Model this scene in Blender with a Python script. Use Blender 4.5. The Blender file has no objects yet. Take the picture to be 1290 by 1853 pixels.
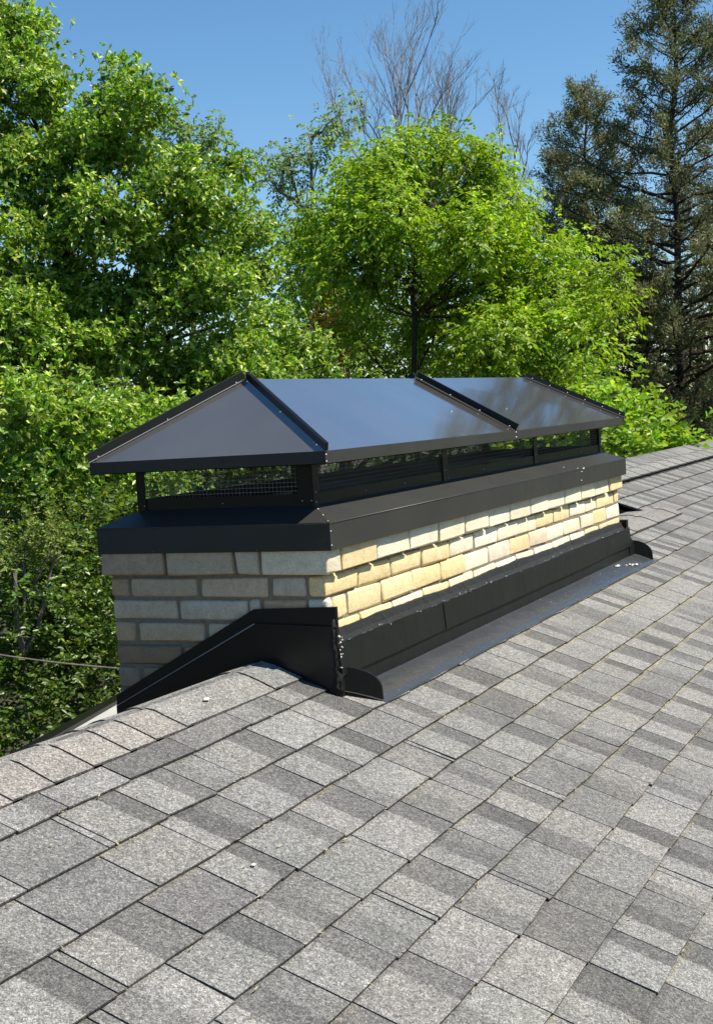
import bpy, bmesh, math, random
import numpy as np
from mathutils import Vector, Matrix

# ------------------------------------------------------------------ camera, sky, sun
SC = bpy.context.scene
COL = SC.collection
F_PX = 2444.965
RM = np.array([[0.43484152999520187, -0.8988589514201856, -0.0640221321282233],
               [-0.09136278426756987, 0.027222320332951903, -0.9957781084025104],
               [0.8962364004225166, 0.4372488201556348, -0.07031803057591189]])
CAM = np.array([-3.35345557, -1.72523697, 0.29713281])
cd = bpy.data.cameras.new('camera')
cam = bpy.data.objects.new('camera', cd)
COL.objects.link(cam)
cd.sensor_fit = 'VERTICAL'
cd.sensor_height = 24.0
cd.lens = 24.0 * F_PX / 1853.0
cd.clip_start = 0.05
cd.clip_end = 2000
mw = np.eye(4)
mw[:3, 0] = RM[0]; mw[:3, 1] = -RM[1]; mw[:3, 2] = -RM[2]; mw[:3, 3] = CAM
cam.matrix_world = Matrix(mw.tolist())
SC.camera = cam

SUN_EL = math.radians(57.0)
SUN_DIR = np.array([0.26, -1.0, 0.0]); SUN_DIR /= np.linalg.norm(SUN_DIR)
S = np.array([SUN_DIR[0]*math.cos(SUN_EL), SUN_DIR[1]*math.cos(SUN_EL), math.sin(SUN_EL)])
world = bpy.data.worlds.new('World'); SC.world = world
world.use_nodes = True
wn = world.node_tree.nodes; wl = world.node_tree.links
bg = wn['Background']
sky = wn.new('ShaderNodeTexSky'); sky.sky_type = 'NISHITA'; sky.sun_disc = False
sky.sun_elevation = SUN_EL
sky.sun_rotation = math.atan2(SUN_DIR[0], SUN_DIR[1])
sky.air_density = 1.0; sky.dust_density = 0.0; sky.ozone_density = 4.0; sky.altitude = 0
hs = wn.new('ShaderNodeHueSaturation'); hs.inputs['Saturation'].default_value = 1.15; hs.inputs['Hue'].default_value = 0.495
wl.new(sky.outputs[0], hs.inputs['Color']); wl.new(hs.outputs[0], bg.inputs['Color'])
bg.inputs['Strength'].default_value = 0.096
sl = bpy.data.lights.new('sun', 'SUN'); sl.energy = 5.0; sl.angle = math.radians(0.5); sl.color = (1.0, 0.93, 0.80)
so = bpy.data.objects.new('sun', sl); COL.objects.link(so)
so.rotation_euler = Vector(S.tolist()).to_track_quat('Z', 'Y').to_euler()
SC.view_settings.view_transform = 'Standard'
SC.view_settings.look = 'None'
SC.view_settings.exposure = 0.62
SC.view_settings.gamma = 1.0
SC.view_settings.use_curve_mapping = False

rng = np.random.default_rng(7)
random.seed(7)

def at(px, py, depth):
    """World point seen at photo pixel (px, py) at the given depth: used to survey where a tree stands."""
    return CAM + depth*(RM.T @ np.array([(px-645)/F_PX, (py-926.5)/F_PX, 1.0]))
def to_px(p):
    c = RM @ (np.asarray(p)-CAM)
    return 645+F_PX*c[0]/c[2], 926.5+F_PX*c[1]/c[2], c[2]

# ------------------------------------------------------------------ materials
def mat(name):
    m = bpy.data.materials.new(name); m.use_nodes = True
    n = m.node_tree.nodes; l = m.node_tree.links
    b = n['Principled BSDF']
    return m, n, l, b
def pos(n): return n.new('ShaderNodeNewGeometry').outputs['Position']
def noise(n, l, scale, detail=4, vec=None, rough=.5):
    t = n.new('ShaderNodeTexNoise'); t.inputs['Scale'].default_value = scale; t.inputs['Detail'].default_value = detail
    t.inputs['Roughness'].default_value = rough
    l.new(vec if vec is not None else pos(n), t.inputs['Vector']); return t.outputs['Fac']
def ramp(n, l, fac, stops):
    r = n.new('ShaderNodeValToRGB'); e = r.color_ramp.elements
    while len(e) < len(stops): e.new(.5)
    for k, (p, c) in enumerate(stops):
        e[k].position = p; e[k].color = (*c, 1) if len(c) == 3 else c
    l.new(fac, r.inputs['Fac']); return r.outputs['Color']
def mixc(n, l, a, b, fac, mode='MIX'):
    m = n.new('ShaderNodeMix'); m.data_type = 'RGBA'; m.blend_type = mode
    for s, v in ((0, fac), (6, a), (7, b)):
        if hasattr(v, 'is_output'): l.new(v, m.inputs[s])
        else: m.inputs[s].default_value = v if s == 0 else (*v, 1)
    return m.outputs[2]
def bump(n, l, b, h, strength, dist):
    bp = n.new('ShaderNodeBump'); bp.inputs['Strength'].default_value = strength; bp.inputs['Distance'].default_value = dist
    l.new(h, bp.inputs['Height']); l.new(bp.outputs[0], b.inputs['Normal']); return bp
def math_(n, l, op, a, b=None):
    m = n.new('ShaderNodeMath'); m.operation = op
    for i, v in enumerate((a, b)):
        if v is None: continue
        if hasattr(v, 'is_output'): l.new(v, m.inputs[i])
        else: m.inputs[i].default_value = v
    return m.outputs[0]

def m_shingle():
    m, n, l, b = mat('asphalt_granules')
    at_ = n.new('ShaderNodeVertexColor'); at_.layer_name = 'tone'
    v = n.new('ShaderNodeTexVoronoi'); v.inputs['Scale'].default_value = 430; l.new(pos(n), v.inputs['Vector'])
    sep = n.new('ShaderNodeSeparateColor'); l.new(v.outputs['Color'], sep.inputs[0])
    g1 = ramp(n, l, sep.outputs[0], [(0, (.42,)*3), (.45, (.84,)*3), (.85, (1.2,)*3), (1, (1.75,)*3)])
    v2 = n.new('ShaderNodeTexVoronoi'); v2.inputs['Scale'].default_value = 150; l.new(pos(n), v2.inputs['Vector'])
    sep2 = n.new('ShaderNodeSeparateColor'); l.new(v2.outputs['Color'], sep2.inputs[0])
    g2 = ramp(n, l, sep2.outputs[1], [(0, (.70,)*3), (1, (1.30,)*3)])
    c = mixc(n, l, at_.outputs['Color'], g1, 1.0, 'MULTIPLY')
    c = mixc(n, l, c, g2, 1.0, 'MULTIPLY')
    big = ramp(n, l, noise(n, l, 7, 5, rough=.65), [(.3, (.86, .86, .87)), (.7, (1.12, 1.11, 1.09))])
    c = mixc(n, l, c, big, 1.0, 'MULTIPLY')
    l.new(c, b.inputs['Base Color']); b.inputs['Roughness'].default_value = .9
    b.inputs['Specular IOR Level'].default_value = .35
    bump(n, l, b, v.outputs['Distance'], .55, .002)
    return m
def m_metal(name, col, rough, ior=1.5, wave=.0, dirt=0.0, scuff=0.0):
    m, n, l, b = mat(name)
    f = noise(n, l, 3.0, 5)
    c = ramp(n, l, f, [(.3, tuple(x*.9 for x in col)), (.7, tuple(x*1.12 for x in col))])
    if dirt:
        d = ramp(n, l, noise(n, l, 28, 6, rough=.7), [(.60, (0, 0, 0)), (.74, (1, 1, 1))])
        c = mixc(n, l, c, (.16, .155, .15), math_(n, l, 'MULTIPLY', d, dirt))
    l.new(c, b.inputs['Base Color'])
    r = n.new('ShaderNodeMapRange'); r.inputs['To Min'].default_value = rough*.8; r.inputs['To Max'].default_value = rough*1.35
    l.new(noise(n, l, 14, 4), r.inputs['Value']); l.new(r.outputs[0], b.inputs['Roughness'])
    b.inputs['IOR'].default_value = ior
    if wave: bump(n, l, b, noise(n, l, 2.2, 2), 1.0, wave)
    elif scuff: bump(n, l, b, noise(n, l, 11, 3), 1.0, scuff)
    return m
def m_brick(name):
    m, n, l, b = mat(name)
    at_ = n.new('ShaderNodeVertexColor'); at_.layer_name = 'tone'
    f = noise(n, l, 26, 8, rough=.7); f2 = noise(n, l, 160, 4, rough=.7)
    c = mixc(n, l, at_.outputs['Color'], ramp(n, l, f, [(.3, (.82, .80, .77)), (.55, (1, 1, 1)), (.75, (1.08, 1.08, 1.08))]), 1, 'MULTIPLY')
    c = mixc(n, l, c, ramp(n, l, f2, [(.3, (.78, .77, .75)), (.6, (1.05,)*3)]), 1, 'MULTIPLY')
    sp = ramp(n, l, noise(n, l, 70, 3), [(.70, (0, 0, 0)), (.78, (1, 1, 1))])
    c = mixc(n, l, c, (.22, .17, .12), math_(n, l, 'MULTIPLY', sp, .45))
    l.new(c, b.inputs['Base Color']); b.inputs['Roughness'].default_value = .92
    b.inputs['Specular IOR Level'].default_value = .2
    h = math_(n, l, 'ADD', f, math_(n, l, 'MULTIPLY', f2, .35))
    bump(n, l, b, h, .8, .004)
    return m
def m_plain(name, col, rough=.8, var=.25, scale=12, bmp=.0, spec=.3):
    m, n, l, b = mat(name)
    f = noise(n, l, scale, 6, rough=.65)
    l.new(ramp(n, l, f, [(.25, tuple(x*(1-var) for x in col)), (.75, tuple(x*(1+var) for x in col))]), b.inputs['Base Color'])
    b.inputs['Roughness'].default_value = rough; b.inputs['Specular IOR Level'].default_value = spec
    if bmp: bump(n, l, b, noise(n, l, scale*4, 5), 1.0, bmp)
    return m
def m_leaf(name, trans=.35, rough=.42, spec=.5, tcol=(1.25, 1.35, .5)):
    m, n, l, b = mat(name)
    at_ = n.new('ShaderNodeVertexColor'); at_.layer_name = 'tone'
    l.new(at_.outputs['Color'], b.inputs['Base Color'])
    b.inputs['Roughness'].default_value = rough; b.inputs['Specular IOR Level'].default_value = spec
    tr = n.new('ShaderNodeBsdfTranslucent')
    l.new(mixc(n, l, at_.outputs['Color'], tcol, 1, 'MULTIPLY'), tr.inputs['Color'])
    mx = n.new('ShaderNodeMixShader'); mx.inputs[0].default_value = trans
    out = n['Material Output']
    l.new(b.outputs[0], mx.inputs[1]); l.new(tr.outputs[0], mx.inputs[2]); l.new(mx.outputs[0], out.inputs['Surface'])
    return m

M_SH = m_shingle()
M_PANEL = m_metal('bronze_panel_paint', (.090, .085, .079), .125, 1.75, wave=.008, dirt=.08)
M_PANEL.node_tree.nodes['Principled BSDF'].inputs['Coat Weight'].default_value = 1.0
M_PANEL.node_tree.nodes['Principled BSDF'].inputs['Coat IOR'].default_value = 1.95
M_PANEL.node_tree.nodes['Principled BSDF'].inputs['Coat Roughness'].default_value = .06
M_TRIM = m_metal('bronze_trim_paint', (.038, .038, .035), .34, 1.34, scuff=.0006, dirt=.10)
M_BLACK = m_metal('black_trim_paint', (.006, .006, .0065), .30, 1.4, scuff=.0008)
M_FLASH = m_metal('black_flashing_paint', (.010, .0105, .010), .36, 1.36, scuff=.003, dirt=.05)
M_APRON = m_metal('grey_apron_paint', (.045, .046, .047), .24, 1.6, scuff=.006, dirt=.55)
M_TAR = m_plain('roof_tar', (.010, .010, .010), .6, .7, 90, .005, .4)
M_STEEL = m_plain('bright_screw_metal', (.75, .75, .76), .35, .1, 50)
M_WIRE = m_metal('galvanised_wire', (.24, .24, .24), .5)
M_BRICK = m_brick('tumbled_brick')
M_MORT = m_plain('mortar', (.235, .20, .15), .95, .22, 40, .004)
M_DECK = m_plain('asphalt_underlay', (.022, .022, .022), .95, .3, 60)
M_BACK = m_plain('back_slope_asphalt', (.16, .16, .155), .95, .45, 160, .002)
M_MEMB = m_plain('grey_roof_membrane', (.40, .40, .37), .8, .12, 5)
M_PAN = m_metal('grey_metal_pan', (.22, .23, .24), .5, 1.45, scuff=.001)
M_SIDING = m_plain('tan_siding', (.38, .33, .26), .85, .1, 6)
M_BARK = m_plain('dark_bark', (.055, .043, .033), .95, .5, 30, .02)
M_BARK2 = m_plain('grey_bark', (.17, .15, .13), .95, .4, 30, .01)
M_TWIG = m_plain('pale_twig_bark', (.27, .245, .235), .95, .3, 20)
M_GROUND = m_plain('leaf_litter_ground', (.045, .042, .022), .95, .55, 2.2, .03)
M_PEB = m_plain('pale_pebble', (.62, .58, .50), .9, .1, 80)
M_OAK = m_leaf('oak_leaf', .38, .38, .5)
M_ELM = m_leaf('elm_leaf', .45, .45, .35)
M_CEDAR = m_leaf('cedar_spray', .28, .6, .25, (1.1, 1.1, .7))

# ------------------------------------------------------------------ mesh helpers
class MB:
    """collects vertices and faces (with a tone per face) and links them as ONE mesh object"""
    def __init__(s): s.v = []; s.f = []; s.c = []
    def add(s, vs, fs, col=None):
        o = len(s.v); s.v += [tuple(map(float, p)) for p in vs]
        for q in fs: s.f.append(tuple(i+o for i in q)); s.c.append(col)
    def box(s, a, b, col=None):
        (x0, y0, z0), (x1, y1, z1) = a, b
        s.add([(x0,y0,z0),(x1,y0,z0),(x1,y1,z0),(x0,y1,z0),(x0,y0,z1),(x1,y0,z1),(x1,y1,z1),(x0,y1,z1)],
              [(0,3,2,1),(4,5,6,7),(0,1,5,4),(1,2,6,5),(2,3,7,6),(3,0,4,7)], col)
    def slab(s, poly, off, col=None):
        """polygon extruded by the vector off"""
        n = len(poly); off = np.array(off, float); p2 = [np.array(p, float)+off for p in poly]
        s.add(list(poly)+p2, [tuple(range(n))[::-1], tuple(range(n, 2*n))] + [(i, (i+1) % n, n+(i+1) % n, n+i) for i in range(n)], col)
    def cbox(s, a, b, bev, jit=0.0, col=None):
        """box with chamfered, slightly uneven edges"""
        a = np.array(a, float); b = np.array(b, float); c = (a+b)/2; h = (b-a)/2
        vs = []; idx = {}
        for ax in range(3):
            for sx in (-1, 1):
                for sy in (-1, 1):
                    for sz in (-1, 1):
                        sg = np.array([sx, sy, sz]); p = c + sg*(h-bev); p[ax] = c[ax] + sg[ax]*h[ax]
                        p = p + rng.uniform(-jit, jit, 3)
                        idx[(ax, sx, sy, sz)] = len(vs); vs.append(p)
        fs = []
        for ax in range(3):
            o = [k for k in range(3) if k != ax]
            for sg in (-1, 1):
                q = []
                for e in ((-1, -1), (1, -1), (1, 1), (-1, 1)):
                    k = [0, 0, 0]; k[ax] = sg; k[o[0]] = e[0]; k[o[1]] = e[1]; q.append(idx[(ax, *k)])
                fs.append(tuple(q))
        for ax in range(3):
            o = [k for k in range(3) if k != ax]
            for e0 in (-1, 1):
                for e1 in (-1, 1):
                    q = []
                    for (A, t) in ((o[0], -1), (o[0], 1), (o[1], 1), (o[1], -1)):
                        k = [0, 0, 0]; k[ax] = t; k[o[0]] = e0; k[o[1]] = e1; q.append(idx[(A, *k)])
                    fs.append(tuple(q))
        for sx in (-1, 1):
            for sy in (-1, 1):
                for sz in (-1, 1): fs.append(tuple(idx[(ax, sx, sy, sz)] for ax in range(3)))
        s.add(vs, fs, col)
    def tube(s, pts, rad, n=6, col=None, cap=True):
        pts = [np.array(p, float) for p in pts]; rings = []
        o = len(s.v)
        for i, p in enumerate(pts):
            d = pts[min(i+1, len(pts)-1)] - pts[max(i-1, 0)]; d /= (np.linalg.norm(d)+1e-9)
            x = np.cross(d, (0.13, .31, .94) if abs(d[2]) < .9 else (1, 0, 0)); x /= np.linalg.norm(x); y = np.cross(d, x)
            for k in range(n):
                a = 2*math.pi*k/n; q = p + rad[i]*(math.cos(a)*x+math.sin(a)*y); s.v.append(tuple(map(float, q)))
        for i in range(len(pts)-1):
            for k in range(n):
                s.f.append((o+i*n+k, o+i*n+(k+1) % n, o+(i+1)*n+(k+1) % n, o+(i+1)*n+k)); s.c.append(col)
        if cap:
            s.f.append(tuple(o+k for k in range(n))[::-1]); s.c.append(col)
            s.f.append(tuple(o+(len(pts)-1)*n+k for k in range(n))); s.c.append(col)
    def build(s, name, m, parent=None, smooth=False, fix=True, **props):
        v = np.array(s.v, dtype=np.float64)
        org = (v.min(0)+v.max(0))/2
        org[2] = v[:, 2].min() if parent is None else org[2]
        me = bpy.data.meshes.new(name)
        me.from_pydata((v-org).tolist(), [], s.f)
        if fix:
            bm = bmesh.new(); bm.from_mesh(me); bmesh.ops.recalc_face_normals(bm, faces=bm.faces); bm.to_mesh(me); bm.free()
        if any(c is not None for c in s.c):
            ca = me.color_attributes.new('tone', 'FLOAT_COLOR', 'CORNER')
            arr = np.ones((len(me.loops), 4), np.float32)
            for p, c in zip(me.polygons, s.c):
                if c is None: continue
                c = np.array(c, float)
                if c.ndim == 1: arr[p.loop_start:p.loop_start+p.loop_total, :3] = c
                else: arr[p.loop_start:p.loop_start+p.loop_total, :3] = c
            ca.data.foreach_set('color', arr.ravel())
        if smooth: me.polygons.foreach_set('use_smooth', [True]*len(me.polygons))
        me.materials.append(m); me.update()
        o = bpy.data.objects.new(name, me); COL.objects.link(o)
        return link(o, org, parent, props)
WLOC = {}
def link(o, org, parent, props):
    org = np.array(org, float)
    if parent is not None:
        o.parent = parent; o.location = org - WLOC[parent.name]
    else: o.location = org
    WLOC[o.name] = org
    for k, v_ in props.items(): o[k] = v_
    return o
def thing(name, loc, label, category, group=None):
    o = bpy.data.objects.new(name, None); o.empty_display_size = .2; COL.objects.link(o)
    o.location = loc; o['label'] = label; o['category'] = category
    if group: o['group'] = group
    WLOC[o.name] = np.array(loc, float); return o

# ------------------------------------------------------------------ dimensions (metres; X along the ridge, Y across it)
L, W = 3.234, 0.80
VR, ZR, PT = 0.2567, -0.3915, 0.3743
TP, CP, SP = math.tan(PT), math.cos(PT), math.sin(PT)
EXPO, S0 = 0.147, -0.066
NRM = np.array([0, -SP, CP])
def sl_pt(u, s, h=0.0):
    """point on the front slope: u along the ridge, s down the slope from the low ridge line, h above the deck"""
    return np.array([u, VR - s*CP, ZR - s*SP]) + NRM*h
BM = 0.47                         # back slope
U_RAKE = 4.68                     # where the higher part of the roof begins
V2 = 0.715; Z2 = ZR + TP*(V2-VR)  # upper ridge
GZ = -5.6

# ------------------------------------------------------------------ setting: ground, hill behind
g = MB()
N = 60
xs = np.concatenate([[-600, -200], np.linspace(-60, 90, N), [250, 700]])
ys = np.concatenate([[-600, -200], np.linspace(-60, 90, N), [250, 700]])
pts = []
for x in xs:
    for y in ys:
        d = max(0.0, math.hypot(x-2, y-1)-10)
        far = 1 if abs(x) > 150 or abs(y) > 150 else 0
        z = GZ + (0.25*math.sin(x*.4)*math.cos(y*.33))*(1-far)*min(1, d/5)
        pts.append((x, y, z))
ny = len(ys)
g.add(pts, [(i*ny+j, (i+1)*ny+j, (i+1)*ny+j+1, i*ny+j+1) for i in range(len(xs)-1) for j in range(ny-1)])
gr = g.build('ground', M_GROUND, smooth=True, kind='structure')

# ------------------------------------------------------------------ the house and its roof
house = thing('house', (3.0, 0.0, GZ), 'house under the broad grey shingle roof that carries the brick chimney', 'house')
UA, UB = -3.2, 13.0; VB = -3.6     # roof extents; eave on the front at v = VB
sE = (VR-VB)/CP
d = MB()
# front deck in two parts (low wing, high wing), thin slabs
d.slab([sl_pt(UA, 0, -.012), sl_pt(U_RAKE, 0, -.012), sl_pt(U_RAKE, sE, -.012), sl_pt(UA, sE, -.012)], -NRM*.03)
s2 = -(V2-VR)/CP
d.slab([sl_pt(U_RAKE, s2, -.012), sl_pt(UB, s2, -.012), sl_pt(UB, sE, -.012), sl_pt(U_RAKE, sE, -.012)], -NRM*.03)
d.build('front_slope', M_DECK, house)
b = MB()
def back(u0, u1, v0, z0, v1):
    b.slab([(u0, v0, z0-.012), (u1, v0, z0-.012), (u1, v1, z0-.012-BM*(v1-v0)), (u0, v1, z0-.012-BM*(v1-v0))], (0, 0, -.03))
back(UA, L-.1, VR+.004, ZR, 2.4)
back(U_RAKE+.01, UB, V2+.004, Z2, 4.2)
b.build('back_slope', M_BACK, house)
p = MB()
p.box((L-.03, VR+.02, ZR-.06), (U_RAKE+.02, 2.2, ZR-.022)); p.build('metal_pan', M_PAN, house, label='flat grey metal roof patch behind the far end of the chimney')
# rake board at the step between the two roof heights
rk = MB(); rk.slab([(U_RAKE, .17, ZR-.03), (U_RAKE, V2+.02, ZR-.03), (U_RAKE, V2+.02, Z2-.016), (U_RAKE, .17, ZR+TP*(.17-VR)-.016)], (.03, 0, 0))
rk.build('rake_board', M_BLACK, house)
re = MB(); re.slab([sl_pt(U_RAKE-.025, .10, -.002), sl_pt(U_RAKE-.025, s2, -.002), sl_pt(U_RAKE-.025, s2, -.012), sl_pt(U_RAKE-.025, .10, -.012)], (.03, 0, 0))
re.build('rake_edge', M_BLACK, house)
w = MB(); zf = lambda v: ZR+TP*(v-VR)-.06
w.slab([(UA+.4, VB+.35, GZ-.3), (UA+.4, 2.1, GZ-.3), (UA+.4, 2.1, ZR-BM*(2.1-VR)-.06), (UA+.4, VR, ZR-.06), (UA+.4, VB+.35, zf(VB+.35))], (UB-UA-.8, 0, 0))
w.build('wall', M_SIDING, house)
fa = MB(); fa.box((UA, VB-.03, ZR-sE*SP-.22), (UB, VB, ZR-sE*SP+.01)); fa.build('eave_fascia', M_BLACK, house)

# shingle pieces -----------------------------------------------------------------------------------
LIGHT = np.array([.222, .220, .211]); DARK = np.array([.118, .117, .114])
def tab_mesh(u0, u1, k, bands, pollen, hbutt, skew):
    """one shingle tab of course k: a tilted slab with a butt edge, tone bands across its width"""
    s_b = S0 + k*EXPO; s_a = s_b - EXPO
    w_ = u1-u0
    cols = [0.0]
    tones = []
    for (f0, f1, tone) in bands:
        if f0 > 0: cols.append(min(.985, f0+.014))
        tones.append((f0, f1, tone)); cols.append(max(.015, f1-.014) if f1 < 1 else 1.0)
    cols = sorted(set(cols)); nc = len(cols)
    def tone_at(f):
        for (f0, f1, t) in tones:
            if f0-.001 <= f <= f1+.001: return t
        return tones[-1][2]
    rows = [-.024, .0, .011, .019, EXPO] if not (k == 1 and u0 < U_RAKE-.03) else [.072, .080, .086, .090, EXPO]; nr = len(rows)
    vs = []; vc = []
    for ri, r in enumerate(rows):
        for ci, f in enumerate(cols):
            u = u0 + w_*f
            t = max(0.0, r/EXPO)
            h = -.004 + (hbutt+.004)*((r+.024)/(EXPO+.024))
            h += skew[0]*(f-.5)*t
            if ri == nr-1: r2 = EXPO + skew[1]*(f-.5) + skew[2+min(ci, 3)]*.8
            else: r2 = r
            vs.append(sl_pt(u, s_a+r2, h))
            c = tone_at(f).copy()
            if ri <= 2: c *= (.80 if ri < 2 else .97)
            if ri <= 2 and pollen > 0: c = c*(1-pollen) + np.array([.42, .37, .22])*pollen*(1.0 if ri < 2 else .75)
            vc.append(c)
    top = len(vs)
    fs = []
    for i in range(nr-1):
        for j in range(nc-1): fs.append((i*nc+j, (i+1)*nc+j, (i+1)*nc+j+1, i*nc+j+1))
    # underside points for the butt and two cut edges, coloured dark for their shade
    low = {}
    def lowv(i):
        if i not in low:
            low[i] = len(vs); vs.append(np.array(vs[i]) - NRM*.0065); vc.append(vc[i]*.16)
        return low[i]
    r = (nr-1)*nc
    for j in range(nc-1): fs.append((r+j, lowv(r+j), lowv(r+j+1), r+j+1))
    for i in range(nr-1):
        fs.append((i*nc, lowv(i*nc), lowv((i+1)*nc), (i+1)*nc))
        a, b_ = i*nc+nc-1, (i+1)*nc+nc-1
        fs.append((a, b_, lowv(b_), lowv(a)))
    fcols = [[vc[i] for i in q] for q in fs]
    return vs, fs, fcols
def flip_fix(vs, fs): return fs
tabs = []
NC0, NC1 = -3, 25
for k in range(NC0, NC1):
    s_b = S0 + k*EXPO; vmid = VR-(s_b-EXPO/2)*CP
    ustart = U_RAKE-.02 if k <= 0 else (UA + rng.uniform(0, .2))
    if k == 1: ustart = UA
    u = ustart
    while u < UB:
        r_ = rng.random()
        wd = rng.uniform(.022, .035) if r_ < .045 else (rng.uniform(.12, .18) if r_ < .16 else rng.uniform(.185, .275))
        u1 = min(u+wd, UB); gap = .0048
        base = LIGHT*rng.uniform(.86, 1.10); dk = DARK*rng.uniform(.88, 1.25)
        tint = np.array([1+rng.uniform(-.012, .022), 1, 1+rng.uniform(-.025, .015)])
        base = base*tint; dk = dk*tint; q = rng.random()
        mid = (base+dk)/2*rng.uniform(.9, 1.1)
        if wd < .05: bands = [(0, 1, base if q < .6 else mid)]
        elif q < .46:
            f = rng.uniform(.45, .72); bands = [(0, f, base), (f, 1, dk)]
        elif q < .60:
            f = rng.uniform(.25, .55); bands = [(0, f, mid), (f, 1, base)]
        elif q < .70:
            f = rng.uniform(.2, .4); f2 = f+rng.uniform(.25, .4); bands = [(0, f, base), (f, f2, dk), (f2, 1, mid)]
        elif q < .80: bands = [(0, 1, mid)]
        elif q < .88: bands = [(0, 1, dk*1.25)]
        else: bands = [(0, 1, base)]
        um = (u+u1)/2
        # tan pollen caught along the butt lines in the middle of the slope
        pz = math.exp(-((um-2.3)/1.6)**2)*math.exp(-((k-6.0)/3.2)**2)
        pol = .5*pz*rng.uniform(.4, 1.0) + (.12*rng.random() if rng.random() < .4 else 0)
        hb = rng.uniform(.0044, .0060)
        sk = [rng.normal(0, .0012), rng.normal(0, .004)] + list(rng.normal(0, .0013, 4))
        inside = (u > .0 and u1 < L-.0 and vmid > .03 and vmid < W)
        if not inside:
            segs = [(u, u1-gap)]
            if vmid > .03 and k > 0 and u < .02 < u1: segs = [(u, .02)]
            if vmid > .03 and k > 0 and u < L < u1: segs = [(L-.02, u1-gap)]
            for a_, b_ in segs:
                if b_-a_ > .012: tabs.append((a_, b_, k, bands, min(pol, .8), hb, sk))
        u = u1
def tab_area(t):
    a_, b_, k = t[0], t[1], t[2]; s_b = S0+k*EXPO
    q = [to_px(sl_pt(uu, ss)) for uu, ss in ((a_, s_b-EXPO), (b_, s_b-EXPO), (b_, s_b), (a_, s_b))]
    if min(x[2] for x in q) < .2: return 0
    cx = [min(max(x[0], 0), 1290) for x in q]; cy = [min(max(x[1], 0), 1853) for x in q]
    ar = 0
    for i in range(4): ar += cx[i]*cy[(i+1) % 4]-cx[(i+1) % 4]*cy[i]
    return abs(ar)/2
order = sorted(range(len(tabs)), key=lambda i: -tab_area(tabs[i]))
single = set(order[:290])
rest = MB()
for i, t in enumerate(tabs):
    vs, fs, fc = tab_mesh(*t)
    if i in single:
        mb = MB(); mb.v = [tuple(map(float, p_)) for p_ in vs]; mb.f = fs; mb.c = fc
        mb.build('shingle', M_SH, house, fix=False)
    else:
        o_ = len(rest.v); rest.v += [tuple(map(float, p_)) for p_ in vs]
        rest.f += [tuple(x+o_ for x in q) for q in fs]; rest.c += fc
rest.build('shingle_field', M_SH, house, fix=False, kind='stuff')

# ridge caps ----------------------------------------------------------------------------------------
def ridge_piece(u0, u1, v0, z0, mf, mb_, hw, lift, tone, name='ridge_shingle', thick=.006):
    """bent cap shingle; its butt (raised end) faces -X"""
    prof = []
    for t in (-1.0, -.6, -.32, -.16, -.05, .05, .16, .32, .6, 1.0):
        y = hw*t
        zz = (mf*y if t < 0 else -mb_*y) - .012*math.exp(-(t/.16)**2)
        prof.append((y, zz))
    mb = MB(); n_ = len(prof); vs = []
    ul = u1 + .03
    for (uu, hh) in ((u0, lift+thick), (ul, lift-.0005)):
        for y, zz in prof: vs.append((uu + (rng.normal(0, .0012) if uu == u0 else 0), v0+y, z0+zz+hh))
    fs = [(i, n_+i, n_+i+1, i+1) for i in range(n_-1)]
    for y, zz in prof: vs.append((u0, v0+y, z0+zz+lift-.006))
    for y, zz in prof: vs.append((ul, v0+y, z0+zz+lift-.009))
    fs += [(i, i+1, 2*n_+i+1, 2*n_+i) for i in range(n_-1)]
    fs += [(0, 2*n_, 3*n_, n_), (n_-1, 2*n_-1, 4*n_-1, 3*n_-1)]
    mb.v = [tuple(map(float, q)) for q in vs]; mb.f = fs
    mb.c = [tone*(rng.uniform(.97, 1.03)) if i < n_-1 else tone*.3 for i in range(len(fs))]
    return mb.build(name, M_SH, house)
WARM = np.array([.258, .244, .226])
js = [0.02, -.155, -.602, -.735, -.842, -.978, -1.112, -1.25, -1.39, -1.53, -1.67, -1.81, -1.95, -2.1, -2.25, -2.4, -2.55, -2.7, -2.85, -3.0, -3.15]
for i in range(len(js)-1):
    if i == 1: tn = WARM*np.array([.93, .96, .98])
    elif i == 0: tn = WARM*np.array([.82, .88, .9])
    else: tn = WARM*rng.uniform(.95, 1.08)*np.array([1.01, .995, .99])
    ridge_piece(js[i+1], js[i], VR, ZR, TP, BM, .137, .0055, tn, thick=.0045)
u = L+.03
first = True
while u < U_RAKE+.3:
    u1 = u+(.62 if first else .5); first = False
    ridge_piece(u, min(u1, U_RAKE+.32), VR-.0, ZR, TP, .05, .125, .013, WARM*rng.uniform(.86, .95), thick=.004); u = u1
u = U_RAKE
vent = MB()
vent.slab([(U_RAKE+.02, V2-.105, Z2-TP*.105+.002), (UB, V2-.105, Z2-TP*.105+.002), (UB, V2-.105, Z2-TP*.105+.030), (U_RAKE+.02, V2-.105, Z2-TP*.105+.030)], (0, .02, .004))
vent.build('ridge_vent', M_BLACK, house)
while u < UB:
    ridge_piece(u, u+.29, V2, Z2, TP, BM, .135, .034, WARM*np.array([.86, .90, .92])*rng.uniform(.94, 1.06), thick=.0022); u += .29

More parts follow.
